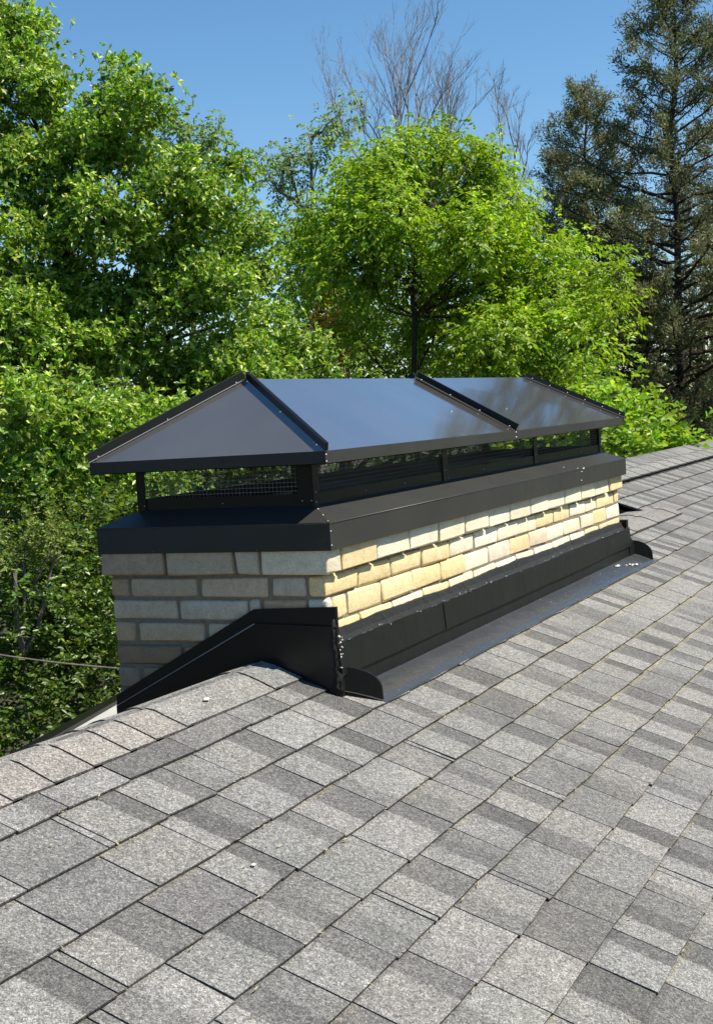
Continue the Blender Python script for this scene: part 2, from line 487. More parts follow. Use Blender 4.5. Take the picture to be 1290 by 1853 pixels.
# ------------------------------------------------------------------ low roof beyond, left of the chimney
porch = thing('porch_roof', (3.5, 3.0, GZ), 'low pale grey flat roof with black edge just beyond the ridge at left of the chimney', 'roof')
e0 = np.array([.6, 2.71, -1.4]); e1 = np.array([7.5, 4.38, -1.4]); dv = (e1-e0)/np.linalg.norm(e1-e0); nv = np.array([-dv[1], dv[0], 0])
q = MB(); q.slab([e0-nv*.05, e1-nv*.05, e1-nv*2.2, e0-nv*2.2], (0, 0, -.12)); q.build('roof_membrane', M_MEMB, porch)
q = MB(); q.slab([e0-nv*.06, e1-nv*.06, e1+nv*.02, e0+nv*.02], (0, 0, .025)); q.build('edge_trim', M_BLACK, porch)
q = MB(); q.slab([e0-nv*.2, e1-nv*.2, e1-nv*.35, e0-nv*.35], (0, 0, GZ+1.4-.05)); q.build('wall', M_SIDING, porch)

# ------------------------------------------------------------------ the chimney
ch = thing('chimney', (L/2, W/2, -0.75), 'long cream brick chimney straddling the grey shingle ridge with black flashing round its base', 'chimney')
core = MB()
core.box((.0275, .0430, -1.4), (L-.0275, W-.0285, -.02)); core.build('mortar_core', M_MORT, ch)
YEL = [(.83, .67, .36), (.85, .70, .40), (.82, .66, .37)]; CRM = [(.86, .77, .57), (.87, .80, .62), (.85, .75, .53)]; TAN = [(.80, .67, .51), (.81, .70, .54), (.79, .66, .49)]
SHD = [(.64, .49, .325), (.60, .47, .325), (.66, .52, .36), (.60, .49, .35), (.54, .38, .235)]  # short side bricks: the shade of that side is put into these tones
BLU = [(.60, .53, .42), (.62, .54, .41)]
def pick(*ls):
    l_ = random.choice(ls); c = np.array(random.choice(l_)); return c*rng.uniform(.92, 1.06)
def brick(a, b_, col):
    mb = MB(); mb.cbox(a, b_, .0072, .0030, col); o_ = mb.build('brick', M_BRICK, ch, smooth=True); wn_ = o_.modifiers.new('weighted_normal', 'WEIGHTED_NORMAL'); wn_.weight = 90
rows = [[(0.004, 0.088), (0.099, 0.33), (0.342, 0.582), (0.596, 0.83), (0.845, 1.072), (1.088, 1.309), (1.326, 1.555), (1.568, 1.802), (1.816, 2.027), (2.042, 2.269), (2.285, 2.504), (2.525, 2.738), (2.756, 2.978), (3.018, 3.238)],
 [(0.020, 0.224), (0.235, 0.465), (0.478, 0.706), (0.72, 0.952), (0.968, 1.19), (1.213, 1.444), (1.451, 1.676), (1.69, 1.914), (1.921, 2.147), (2.155, 2.382), (2.399, 2.626), (2.635, 2.812), (2.821, 3.038), (3.048, 3.12), (3.141, 3.212)],
 [(0.020, .058), (0.068, 0.151), (0.163, 0.386), (0.398, 0.628), (0.637, 0.871), (0.882, 1.097), (1.108, 1.343), (1.355, 1.586), (1.593, 1.817), (1.824, 2.043), (2.051, 2.279), (2.288, 2.534), (2.551, 2.752), (2.761, 2.975), (2.985, 3.214)],
 [(0.020, 0.231), (0.239, 0.466), (0.474, 0.713), (0.722, 0.94), (0.95, 1.177), (1.189, 1.413), (1.425, 1.65), (1.657, 1.865), (1.879, 2.111), (2.126, 2.369), (2.386, 2.595), (2.613, 2.837), (2.856, 3.205)]]
zr = [(-.143, -.068), (-.210, -.151), (-.279, -.218), (-.346, -.287), (-.418, -.358), (-.490, -.427), (-.562, -.500)]
tones_l = ['wycccccccccccy'.replace('w', 'c'), 'yyyyccccyyccyyy', 'yyyyyyctytcccyc', 'yycycccccccyyc']
for r in range(4):
    for i, (a_, b_) in enumerate(rows[r]):
        t_ = tones_l[r][i]
        col = pick(YEL) if t_ == 'y' else (pick(CRM) if t_ == 'c' else pick(TAN))
        if r == 2 and i in (0,): col = np.array([.66, .60, .50])
        um = (a_+b_)/2
        face = (.015 + .007*um/L) if r == 0 else (.034 + .005*um/L)
        face += rng.uniform(-.0015, .0018)
        z0, z1 = zr[r]; z0 += rng.uniform(-.0015, .0015); z1 += rng.uniform(-.0015, .0015)
        if i == 0 and r in (0, 1, 3): continue   # corner bricks are laid below with the short side
        brick((a_-.002 if i else a_, face, z0-.001), (b_+.002, .10, z1+.001), col)
short = [[(.005, .237), (.243, .321), (.329, .562), (.570, .800)],
         [(.034, .092), (.101, .210), (.224, .454), (.470, .702), (.713, .779)],
         [(.102, .248), (.255, .291), (.298, .534), (.544, .777)],
         [(.034, .205), (.215, .437), (.453, .687), (.701, .775)],
         [(.022, .28), (.29, .525), (.537, .774)],
         [(.022, .20), (.21, .44), (.45, .684), (.694, .774)],
         [(.022, .28), (.29, .525), (.537, .774)]]
for r in range(7):
    for i, (a_, b_) in enumerate(short[r]):
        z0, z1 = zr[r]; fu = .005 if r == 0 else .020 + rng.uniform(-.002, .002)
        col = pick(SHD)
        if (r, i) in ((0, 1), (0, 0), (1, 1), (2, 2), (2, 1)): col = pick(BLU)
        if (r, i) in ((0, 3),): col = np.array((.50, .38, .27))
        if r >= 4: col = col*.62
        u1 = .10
        if i == 0 and r in (0, 1, 3):
            u1 = rows[r][0][1]; col = pick(YEL) if r else pick(CRM)
            a_ = .015 if r == 0 else .034
            if r == 0: col = col*.84  # corner brick dimmed: the shade on its short end is in the colour
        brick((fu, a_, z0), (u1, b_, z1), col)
for r in range(7):                         # far short side and back, laid in plain running bond
    v_ = .12 if r % 2 else .24
    fu = L-.004 if r == 0 else L-.022
    while v_ < W-.06:
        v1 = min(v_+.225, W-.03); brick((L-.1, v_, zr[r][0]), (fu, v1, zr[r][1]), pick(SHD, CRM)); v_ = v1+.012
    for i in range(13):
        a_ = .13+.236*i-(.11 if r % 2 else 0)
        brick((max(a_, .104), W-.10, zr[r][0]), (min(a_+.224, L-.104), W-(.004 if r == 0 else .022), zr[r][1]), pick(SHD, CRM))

# flashing -----------------------------------------------------------------------------------------
zb = ZR-TP*VR              # roof height at the long face
tar = MB()                 # ragged tar strip over the foot of the brickwork
n_ = 150; us = np.linspace(.012, L-.02, n_); top = []
for i, uu in enumerate(us):
    z_ = -.306 + .003*math.sin(uu*5)+.0015*math.sin(uu*19+1)+rng.normal(0, .0005)
    top.append(z_)
vs = []; fs = []
for i in range(n_):
    pr = .017 + .001*math.sin(us[i]*29)+rng.normal(0, .0006)
    vs += [(us[i], .048, top[i]+.001), (us[i], pr+.014, top[i]-.003), (us[i], pr+.006+rng.normal(0, .0012), -.330+rng.normal(0, .0012)), (us[i], .004, -.352), (us[i], .028, -.352)]
for i in range(n_-1):
    for j in range(4): fs.append((i*5+j, i*5+j+1, (i+1)*5+j+1, (i+1)*5+j))
tar.add(vs, fs); tar.build('tar_strip', M_TAR, ch, smooth=False)
cnr = MB()                 # tar smeared down the near corner
pts_ = []; 
for i in range(14):
    z_ = -.27-.016*i; pts_.append((.012+rng.normal(0, .002), .012+rng.normal(0, .0025), z_))
cnr.tube(pts_, [.004+.0075*min(1, i/3)+abs(rng.normal(0, .002)) for i in range(14)], 7); cnr.build('tar_bead', M_TAR, ch, smooth=True)

wf = MB()                  # counter flashing sheets on the long face, lapped
for (a_, b_, off) in ((.006, .80, 0), (.79, 2.78, .0025), (2.77, L+.004, 0)):
    n2 = 14; 
    for i in range(n2):
        x0 = a_+(b_-a_)*i/n2; x1 = a_+(b_-a_)*(i+1)/n2
        f_ = lambda x: -.001-off-.0025*math.sin(x*5.1)*math.sin(x*1.7)
        top_ = lambda x: -.339+.002*math.sin(x*6)
        for (zA, zB, dA, dB) in ((None, -.352, .0015, .0), (-.352, -.432, .0, -.006),):
            z0 = top_(x0) if zA is None else zA; z1 = top_(x1) if zA is None else zA
            wf.add([(x0, f_(x0)+dA, z0), (x1, f_(x1)+dA, z1), (x1, f_(x1)+dB, zB), (x0, f_(x0)+dB, zB)], [(0, 1, 2, 3)])
        wf.add([(x0, f_(x0)-.006, -.432), (x1, f_(x1)-.006, -.432), (x1, f_(x1)+.004, -.433), (x0, f_(x0)+.004, -.433)], [(0, 1, 2, 3)])
wf.build('counter_flashing', M_FLASH, ch, smooth=False)
hs_ = MB()  # broken paler strips stand in for highlights along the flashing's top edge
for i in range(70):
    x0 = .02+(L-.04)*i/70; x1 = x0+(L-.04)/70*rng.uniform(.5, 1.02)
    if rng.random() < .3: continue
    t0 = -.339+.002*math.sin(x0*6); t1 = -.339+.002*math.sin(x1*6)
    hs_.add([(x0, -.0035, t0-.001), (x1, -.0035, t1-.001), (x1, -.001, t1+.0022), (x0, -.001, t0+.0022)], [(0, 1, 2, 3)])
hs_.build('flashing_edge_line', M_TRIM, ch, kind='stuff')
bf = MB(); bf.slab([(.012, .0005, -.425), (L, .0005, -.425), (L, -.002, zb-.01), (.012, -.002, zb-.01)], (0, .01, 0)); bf.build('base_flashing', M_FLASH, ch)
ap = MB(); n2 = 40; fs = []; vs = []
for i in range(n2+1):
    uu = .098+(L+.118-.098)*i/n2
    for j, s_ in enumerate((-.004, .022, .048, .075, .1005)):
        uu = (.022+.078*j/4)+(L+.118-.022-.078*j/4)*i/n2
        vv = -s_*CP+.002; hh = (.0125, .0125, .012, .0105, .0080)[j]+.0014*math.sin(uu*19+j*1.3)*math.sin(j*.9)+rng.normal(0, .0004)
        vs.append(np.array([uu, vv, zb-s_*SP])+NRM*hh)
for i in range(n2):
    for j in range(4): fs.append((i*5+j, i*5+j+1, (i+1)*5+j+1, (i+1)*5+j))
o_ = len(vs)
for i in range(n2+1): vs.append(np.array(vs[i*5+4])-NRM*.006+np.array([0, -.001, 0]))
for i in range(n2): fs.append((i*5+4, o_+i, o_+i+1, (i+1)*5+4))
ap.add(vs, fs); ap.build('apron', M_APRON, ch, smooth=True, label='grey metal apron along the foot of the sunlit long side')
def fin(u0, ulean):
    f_ = MB(); A = []
    for i in range(11):
        a_ = math.pi/2*i/10; v_ = .03-.112*math.sin(a_); zt = zb+.006+.078*math.cos(a_)
        A.append((u0+ulean*math.sin(a_), v_, max(zt, zb+TP*v_+.012) if v_ < 0 else zt))
    A += [(u0+ulean, -.084, zb-TP*.084), (u0, .03, zb-.01)]
    f_.slab(A, (.007, 0, 0)); return f_.build('end_fin', M_BLACK, ch)
fin(.006, .094); fin(L+.055, .060)
lk = MB(); lk.slab([(L-.02, -.004, zb+.10), (L+.012, -.004, zb+.10), (L+.115, -.004, zb+.055), (L+.115, -.004, zb-.01), (L-.02, -.004, zb-.01)], (0, .04, 0)); lk.build('end_return', M_FLASH, ch)
# stepped flashing on the short shaded side, both slopes
sf = MB()
sf.slab([(.012, .004, -.236), (.012, .272, -.244), (.012, .782, -.515), (.012, .782, -.80), (.012, .004, -.62)], (.012, 0, 0)); sf.build('side_flashing', M_BLACK, ch)
sf = MB()
sf.slab([(.003, .0, -.292), (.003, .268, -.284), (.003, .778, -.545), (.003, .778, -.80), (.003, .0, -.62)], (.008, 0, 0)); sf.build('side_flashing', M_BLACK, ch)
hm = MB(); hm.slab([(.000, .266, -.283), (.000, .776, -.544), (.000, .776, -.5465), (.000, .266, -.2865)], (.004, 0, 0)); hm.build('flashing_edge_line', M_PAN, ch, label='bright bare metal edge of the side flashing')
fl = MB(); fl.slab([(L-.03, .004, -.30), (L-.03, W-.02, -.30), (L-.03, W-.02, -.5), (L-.03, .004, -.6)], (.034, 0, 0)); fl.build('end_flashing', M_BLACK, ch)

# ------------------------------------------------------------------ the metal cap on the chimney
cap = thing('metal_shroud', (L/2, W/2, -.075), 'black metal hip roofed chimney cap with wire mesh sides on the brick chimney', 'chimney cap')
sk = MB(); t = .004; zt, zs = 0.0, -.075
for a_, b_ in (((0, 0, zs), (L, t, zt)), ((0, W-t, zs), (L, W, zt)), ((0, t, zs), (t, W-t, zt)), ((L-t, t, zs), (L, W-t, zt))): sk.box(a_, b_)
sk.build('skirt', M_TRIM, cap)
A, RB = .0964, .0453
O4 = [(0.0, 0.0), (L, 0.0), (L, W), (0.0, W)]; I4 = [(A, A), (L-A, A), (L-A, W-A), (A, W-A)]
eb = MB(); eb.tube([(.001, .0015, .0015), (L-.001, .0015, .0015)], [.0028, .0028], 8); eb.build('edge_bend', M_TRIM, cap, smooth=True)
eb = MB(); eb.tube([(.0015, .001, .0015), (.0015, W-.001, .0015)], [.0022, .0022], 8); eb.build('edge_bend', M_TRIM, cap, smooth=True)
for i in range(4):
    j = (i+1) % 4; m_ = MB()
    m_.slab([(*O4[i], .0015), (*O4[j], .0015), (*I4[j], RB), (*I4[i], RB)], (0, 0, .003)); m_.build('flange', M_TRIM, cap)
m_ = MB(); CB = .082
for a_, b_ in (((A, A), (L-A, A+.006)), ((A, W-A-.006), (L-A, W-A)), ((A, A+.006), (A+.006, W-A-.006)), ((L-A-.006, A+.006), (L-A, W-A-.006))):
    m_.box((*a_, RB-.004), (*b_, CB))
m_.build('curb', M_BLACK, cap)
m_ = MB(); m_.box((A+.006, A+.006, .030), (L-A-.006, W-A-.006, .040)); m_.build('cover_plate', M_BLACK, cap)
m_ = MB(); m_.tube([(.9, .42, .038), (.9, .42, .070)], [.09, .09], 20); m_.build('flue_collar', M_PAN, cap)
def post(a_, b_):
    m_ = MB(); m_.box((*a_, RB), (*b_, .186)); m_.build('post', M_BLACK, cap)
e = .003
for (x0, x1) in ((A-e, A+.032), (1.085, 1.135), (2.105, 2.15), (L-A-.032, L-A+e)):
    post((x0, A-e-.0005), (x1, A-.0005)); post((x0, W-A+.0005), (x1, W-A+e+.0005))
for x0, x1 in ((A-e-.0005, A-.0005), (L-A+.0005, L-A+e+.0005)):
    post((x0, A), (x1, A+.048)); post((x0, W-A-.028), (x1, W-A))
# hardware cloth on all four sides
wm = MB(); r_ = .0007; st = .0127; zlo, zhi = CB-.004, .185
def wires(p0, p1):
    p0 = np.array(p0); p1 = np.array(p1); ln = np.linalg.norm(p1-p0); dr = (p1-p0)/ln
    for i in range(int(ln/st)+1):
        q_ = p0+dr*st*i; wm.tube([(q_[0], q_[1], zlo), (q_[0], q_[1], zhi)], [r_, r_], 3, cap=False)
    z_ = zlo
    while z_ < zhi: wm.tube([(p0[0], p0[1], z_), (p1[0], p1[1], z_)], [r_, r_], 3, cap=False); z_ += st
o = A+.009
wires((o, o), (L-o, o)); wires((o, W-o), (L-o, W-o)); wires((o, o), (o, W-o)); wires((L-o, o), (L-o, W-o))
wm.build('wire_mesh', M_WIRE, cap, fix=False, kind='stuff')
# hip roof
EZ, RZ, FH = .2056, .4318, .037
E0, E1, R0, R1 = -.004, L+.002, .2796, 2.952
Vf, Vb, MID = -.003, W+.003, 1.61
mid_sag = .0035
def panel(poly):
    m_ = MB(); P_ = [np.array(q, float) for q in poly]; nn = np.cross(P_[1]-P_[0], P_[2]-P_[0]); nn /= np.linalg.norm(nn)
    if nn[2] < 0: nn = -nn
    m_.slab(poly, -nn*.002); return m_.build('roof_panel', M_PANEL, cap)
panel([(E0, Vf, EZ), (E0, Vb, EZ), (R0, W/2, RZ)])
panel([(E0, Vf, EZ), (MID, Vf, EZ-mid_sag), (MID, W/2, RZ-.001), (R0, W/2, RZ)])
panel([(MID, Vf, EZ-mid_sag), (E1, Vf, EZ), (R1, W/2, RZ), (MID, W/2, RZ-.001)])
panel([(E1, Vf, EZ), (E1, Vb, EZ), (R1, W/2, RZ)])
panel([(E0, Vb, EZ), (E1, Vb, EZ), (R1, W/2, RZ-.001), (R0, W/2, RZ-.001)])
def fascia(p0, p1, inn):
    m_ = MB(); p0 = np.array(p0); p1 = np.array(p1); inn = np.array(inn, float)
    m_.slab([p0, p1, p1-np.array([0, 0, FH]), p0-np.array([0, 0, FH])], inn*.003)
    m_.slab([p0-np.array([0, 0, FH]), p1-np.array([0, 0, FH]), p1-np.array([0, 0, FH])+inn*.014, p0-np.array([0, 0, FH])+inn*.014], (0, 0, .002))
    m_.build('fascia', M_TRIM, cap)
fascia((E0, Vf, EZ), (MID-.001, Vf, EZ-mid_sag), (0, 1, 0)); fascia((MID+.001, Vf, EZ-mid_sag), (E1, Vf, EZ), (0, 1, 0))
fascia((E0-.0005, Vf+.004, EZ), (E0-.0005, Vb-.004, EZ), (1, 0, 0)); fascia((E1+.0005, Vf+.004, EZ), (E1+.0005, Vb-.004, EZ), (-1, 0, 0))
fascia((E0, Vb, EZ), (E1, Vb, EZ), (0, -1, 0))
scr = MB()
def screw(p_, r=.0024):
    p_ = np.array(p_); vs = [p_+r*np.array(q_) for q_ in ((1, 0, 0), (0, 1, 0), (-1, 0, 0), (0, -1, 0), (0, 0, 1), (0, 0, -1))]
    scr.add(vs, [(0, 1, 4), (1, 2, 4), (2, 3, 4), (3, 0, 4), (1, 0, 5), (2, 1, 5), (3, 2, 5), (0, 3, 5)])
def rib(p0, p1, up, name='seam_rib', h=.030, fl=.035, sc=4, m_=None):
    """standing seam: an upright leg with a flat screw flange on its +X side"""
    p0 = np.array(p0, float); p1 = np.array(p1, float); up = np.array(up, float); up /= np.linalg.norm(up)
    ax = (p1-p0)/np.linalg.norm(p1-p0); side = np.cross(ax, up); side /= np.linalg.norm(side)
    if side[0] < 0: side = -side
    mb = MB(); mb.slab([p0, p1, p1+up*h, p0+up*h], side*.010); mb.build(name, m_ or M_BLACK, cap)
    for k in range(sc):
        q_ = p0+(p1-p0)*(.06+.88*k/(sc-1)) - side*.010 + up*.006; screw(q_)
    return side
mf = (RZ-EZ)/(W/2-Vf); nf = np.array([0, -mf, 1]); ms = (RZ-EZ)/(R0-E0); ns = np.array([-ms, 0, 1]); nf /= np.linalg.norm(nf); ns /= np.linalg.norm(ns)
nb = nf*np.array([1, -1, 1]); ne = ns*np.array([-1, 1, 1])
rib((E0, Vf, EZ), (R0, W/2, RZ), nf+ns, 'hip_rib', h=.024, sc=3)
rib((E0, Vb, EZ), (R0, W/2, RZ), nb+ns, 'hip_rib', h=.027, sc=3, m_=M_TRIM)  # lit look put into this rib's colour: lighter paint than the other ribs
rib((E1, Vf, EZ), (R1, W/2, RZ), nf+ne, 'hip_rib', h=.024, sc=6)
rib((E1, Vb, EZ), (R1, W/2, RZ), nb+ne, 'hip_rib', h=.020, sc=3)
rib((MID, Vf, EZ-mid_sag), (MID, W/2, RZ), nf, h=.026, sc=4)
rib((MID, Vb, EZ), (MID, W/2, RZ), nb, h=.026, sc=2)
# flat lap strips beside the seams, bare edge on the left hip
def strip(p0, p1, up, wd, sgn, m_at, name):
    p0 = np.array(p0, float); p1 = np.array(p1, float); up = np.array(up, float); up /= np.linalg.norm(up)
    ax = (p1-p0)/np.linalg.norm(p1-p0); side = np.cross(ax, up); side /= np.linalg.norm(side)
    if side[0] < 0: side = -side
    m_ = MB(); a_ = side*sgn
    m_.slab([p0+a_*.0005+up*.001, p1+a_*.0005+up*.001, p1+a_*wd+up*.001, p0+a_*wd+up*.001], up*.0025); m_.build(name, m_at, cap)
strip((MID, Vf+.004, EZ-mid_sag), (MID, W/2-.004, RZ), nf, .032, -1, M_TRIM, 'lap_strip')
strip((E1, Vf, EZ), (R1, W/2, RZ), nf, .030, -1, M_TRIM, 'lap_strip')
strip((E0, Vb, EZ), (R0, W/2, RZ), ns, .005, -1, M_PAN, 'bare_edge')
for z_ in (.012, .026): pass
for k in range(3): screw((.012+.030*k, .010+.030*k, .008+.015*k))
for k in range(2): screw((.004, -.001, -.02-.04*k))
for x_ in (E0+.004, MID):
    screw((x_, Vf-.001, EZ-.010), .0026); screw((x_, Vf-.001, EZ-.029), .0026)
for x_ in (.105, 1.095, 1.125, 2.112, 2.142, 3.11):
    for z_ in (.056, .085): screw((x_, A-.005, z_))
for v_ in (.10, .13, .40, .68): screw((A-.005, v_, .062))
for x_ in (.45, .75, 1.5, 1.8, 2.5, 2.8): screw((x_, A-.001, .064))
screw((1.33, .145, .2905)); screw((1.93, .142, .2885)); 
for x_ in (.12, .30): screw((.001, x_*2, -.070), .002)
scr.build('screw_head', M_STEEL, cap, fix=False, kind='stuff')
# bright caulk or droppings on the flange and apron
spl = MB()
for (x_, v_, z_, r) in ((2.42, .004, .004, .010), (2.50, .0, .0, .012), (2.46, -.002, -.012, .008), (2.30, .03, .018, .006), (2.45, -.002, -.05, .006)):
    a_ = np.linspace(0, 2*np.pi, 9)[:-1]
    spl.add([(x_+r*1.6*math.cos(t_)*rng.uniform(.6, 1.2), v_-.0016, z_+r*.35*math.sin(t_)*rng.uniform(.6, 1.2)) for t_ in a_]+[(x_, v_-.004, z_)], [(i, (i+1) % 8, 8) for i in range(8)])
spl.build('white_splash', M_PEB, cap, kind='stuff')
spl = MB()
for i in range(24):
    u_ = rng.uniform(.15, L); s_ = rng.uniform(.0, .09); r = rng.uniform(.0009, .0026)
    if i < 14: u_ = 2.95+rng.uniform(-.10, .14); s_ = .02+ .05*(u_-2.85)/.24+rng.normal(0, .006); r = rng.uniform(.003, .009)
    c_ = np.array([u_, -s_*CP, zb-s_*SP])+NRM*.0155
    a_ = np.linspace(0, 2*np.pi, 7)[:-1]
    spl.add([c_+np.array([r*1.5*math.cos(t_)*rng.uniform(.5, 1.2), r*math.sin(t_)*CP*rng.uniform(.5, 1.2), r*math.sin(t_)*SP]) for t_ in a_]+[c_+NRM*.0015], [(i_, (i_+1) % 6, 6) for i_ in range(6)])
for i in range(60):
    u_ = rng.uniform(.01, L); c_ = np.array([u_, -.004+rng.uniform(0, .008), -.338+rng.normal(0, .004)]); r = rng.uniform(.001, .0028)
    if i < 18: c_ = np.array([.01+rng.uniform(-.004, .012), -.004+rng.uniform(-.002, .006), rng.uniform(-.42, -.27)]); r = rng.uniform(.0015, .004)
    a_ = np.linspace(0, 2*np.pi, 6)[:-1]
    spl.add([c_+np.array([r*math.cos(t_)*1.3, -.001, r*math.sin(t_)*rng.uniform(.6, 1.3)]) for t_ in a_]+[c_+np.array([0, -.003, 0])], [(i_, (i_+1) % 5, 5) for i_ in range(5)])
spl.build('mortar_crumb', M_PEB, ch, kind='stuff')

# ------------------------------------------------------------------ small loose things on the roof
def pebble(u_, s_, h_, r, label):
    bm = bmesh.new(); bmesh.ops.create_icosphere(bm, subdivisions=2, radius=r)
    for v_ in bm.verts: v_.co = Vector((v_.co.x*1.4, v_.co.y, v_.co.z*.55))*(1+random.uniform(-.08, .08))
    me = bpy.data.meshes.new('pebble'); bm.to_mesh(me); bm.free(); me.materials.append(M_PEB)
    o_ = bpy.data.objects.new('pebble', me); COL.objects.link(o_); o_.location = sl_pt(u_, s_, h_); o_['label'] = label; o_['category'] = 'pebble'
pebble(-.425, .085, .0135, .008, 'pale pebble lying on the long tan ridge shingle near the chimney')
pebble(-1.03, .60, .0065, .005, 'tiny pale chip on a grey shingle in the lower left of the roof')
lit = MB()
for i in range(420):
    k = rng.integers(2, 11); u_ = rng.uniform(-1.6, 5); s_ = S0+k*EXPO + (abs(rng.normal(0, .006)) if rng.random() < .75 else rng.uniform(0, EXPO))
    if VR-s_*CP > -.12 and -.05 < u_ < L+.2: continue
    a_ = rng.uniform(-.5, .5) if rng.random() < .8 else rng.uniform(0, 3); ln = rng.uniform(.003, .011); wd = rng.uniform(.0008, .0022)
    c_ = sl_pt(u_, s_, .0075); dx = np.array([math.cos(a_), -math.sin(a_)*CP, -math.sin(a_)*SP]); dy = np.cross(NRM, dx)
    lit.add([c_-dx*ln, c_-dy*wd, c_+dx*ln, c_+dy*wd, c_+NRM*.0012], [(0, 1, 4), (1, 2, 4), (2, 3, 4), (3, 0, 4)])
M_LIT = m_plain('dry_pollen_litter', (.42, .34, .19), .95, .4, 200)
lit.build('leaf_litter', M_LIT, None, fix=False, kind='stuff', label='dry pollen tassels and leaf crumbs caught along the shingle edges', category='litter')

# cable strung behind the chimney
cb = MB(); p0 = at(-260, 1140, 7.0); p1 = at(420, 1222, 7.5)
cb.tube([p0+(p1-p0)*t_ - np.array([0, 0, .05*math.sin(math.pi*t_)]) for t_ in np.linspace(0, 1, 14)], [.0045]*14, 6)
cb.build('cable', M_BARK2, None, smooth=True, label='thin pale cable strung through the dark leaves left of the chimney', category='cable')

# ------------------------------------------------------------------ trees
def fast_mesh(name, verts, quads, cols, m, parent, kind='stuff'):
    """verts (n,4,3): one quad leaf each; cols (n,3)"""
    n_ = len(verts); v = verts.reshape(-1, 3); org = v.mean(0)
    me = bpy.data.meshes.new(name)
    me.vertices.add(n_*4); me.vertices.foreach_set('co', (v-org).astype(np.float32).ravel())
    # two triangles per leaf: (0,1,2) and (0,2,3), folded on the midrib
    idx = (np.arange(n_)[:, None]*4 + np.array([0, 1, 2, 0, 2, 3])[None]).ravel().astype(np.int32)
    me.loops.add(n_*6); me.loops.foreach_set('vertex_index', idx)
    me.polygons.add(n_*2); me.polygons.foreach_set('loop_start', np.arange(0, n_*6, 3, dtype=np.int32))
    me.update(calc_edges=True)
    ca = me.color_attributes.new('tone', 'FLOAT_COLOR', 'POINT')
    arr = np.ones((n_*4, 4), np.float32); arr[:, :3] = np.repeat(cols, 4, axis=0); ca.data.foreach_set('color', arr.ravel())
    me.materials.append(m); me.validate()
    o_ = bpy.data.objects.new(name, me); COL.objects.link(o_)
    return link(o_, org, parent, dict(kind=kind))
def unit(a): return a/(np.linalg.norm(a, axis=-1, keepdims=True)+1e-9)
def leaves(base, dirs, length, width, cols, fold=.25, droop=0.0, face=None):
    """base points, unit directions -> folded diamond leaves"""
    n_ = len(base); r_ = rng.normal(size=(n_, 3))
    if face is not None: r_ = r_*.62+face+S*.55
    r_ = unit(r_); side = unit(np.cross(dirs, r_)); up = np.cross(side, dirs)
    length = np.broadcast_to(length, (n_,))[:, None]; width = np.broadcast_to(width, (n_,))[:, None]
    tip = base+dirs*length; tip[:, 2] -= droop*length[:, 0]
    mid = base+dirs*length*.52
    a_ = mid+side*width/2+up*width*fold; b_ = mid-side*width/2+up*width*fold
    return np.stack([base, a_, tip, b_], 1)
def curve(p0, p1, n_=5, wob=.08, sag=0.0):
    p0 = np.array(p0); p1 = np.array(p1); ln = np.linalg.norm(p1-p0); out = []
    w_ = rng.normal(size=3)*wob*ln; w2 = rng.normal(size=3)*wob*ln*.5
    for i in range(n_+1):
        t_ = i/n_; out.append(p0+(p1-p0)*t_ + w_*math.sin(math.pi*t_) + w2*math.sin(2*math.pi*t_) + np.array([0, 0, sag*ln*math.sin(math.pi*t_)]))
    return out
def vary(base, n_, amt=.18, young=None, yf=.2):
    c = np.array(base)[None]*np.exp(rng.normal(0, amt, (n_, 1)))*np.exp(rng.normal(0, .07, (n_, 3)))
    if young is not None:
        k_ = rng.random(n_) < yf; c[k_] = np.array(young)*np.exp(rng.normal(0, .12, (k_.sum(), 1)))
    return c
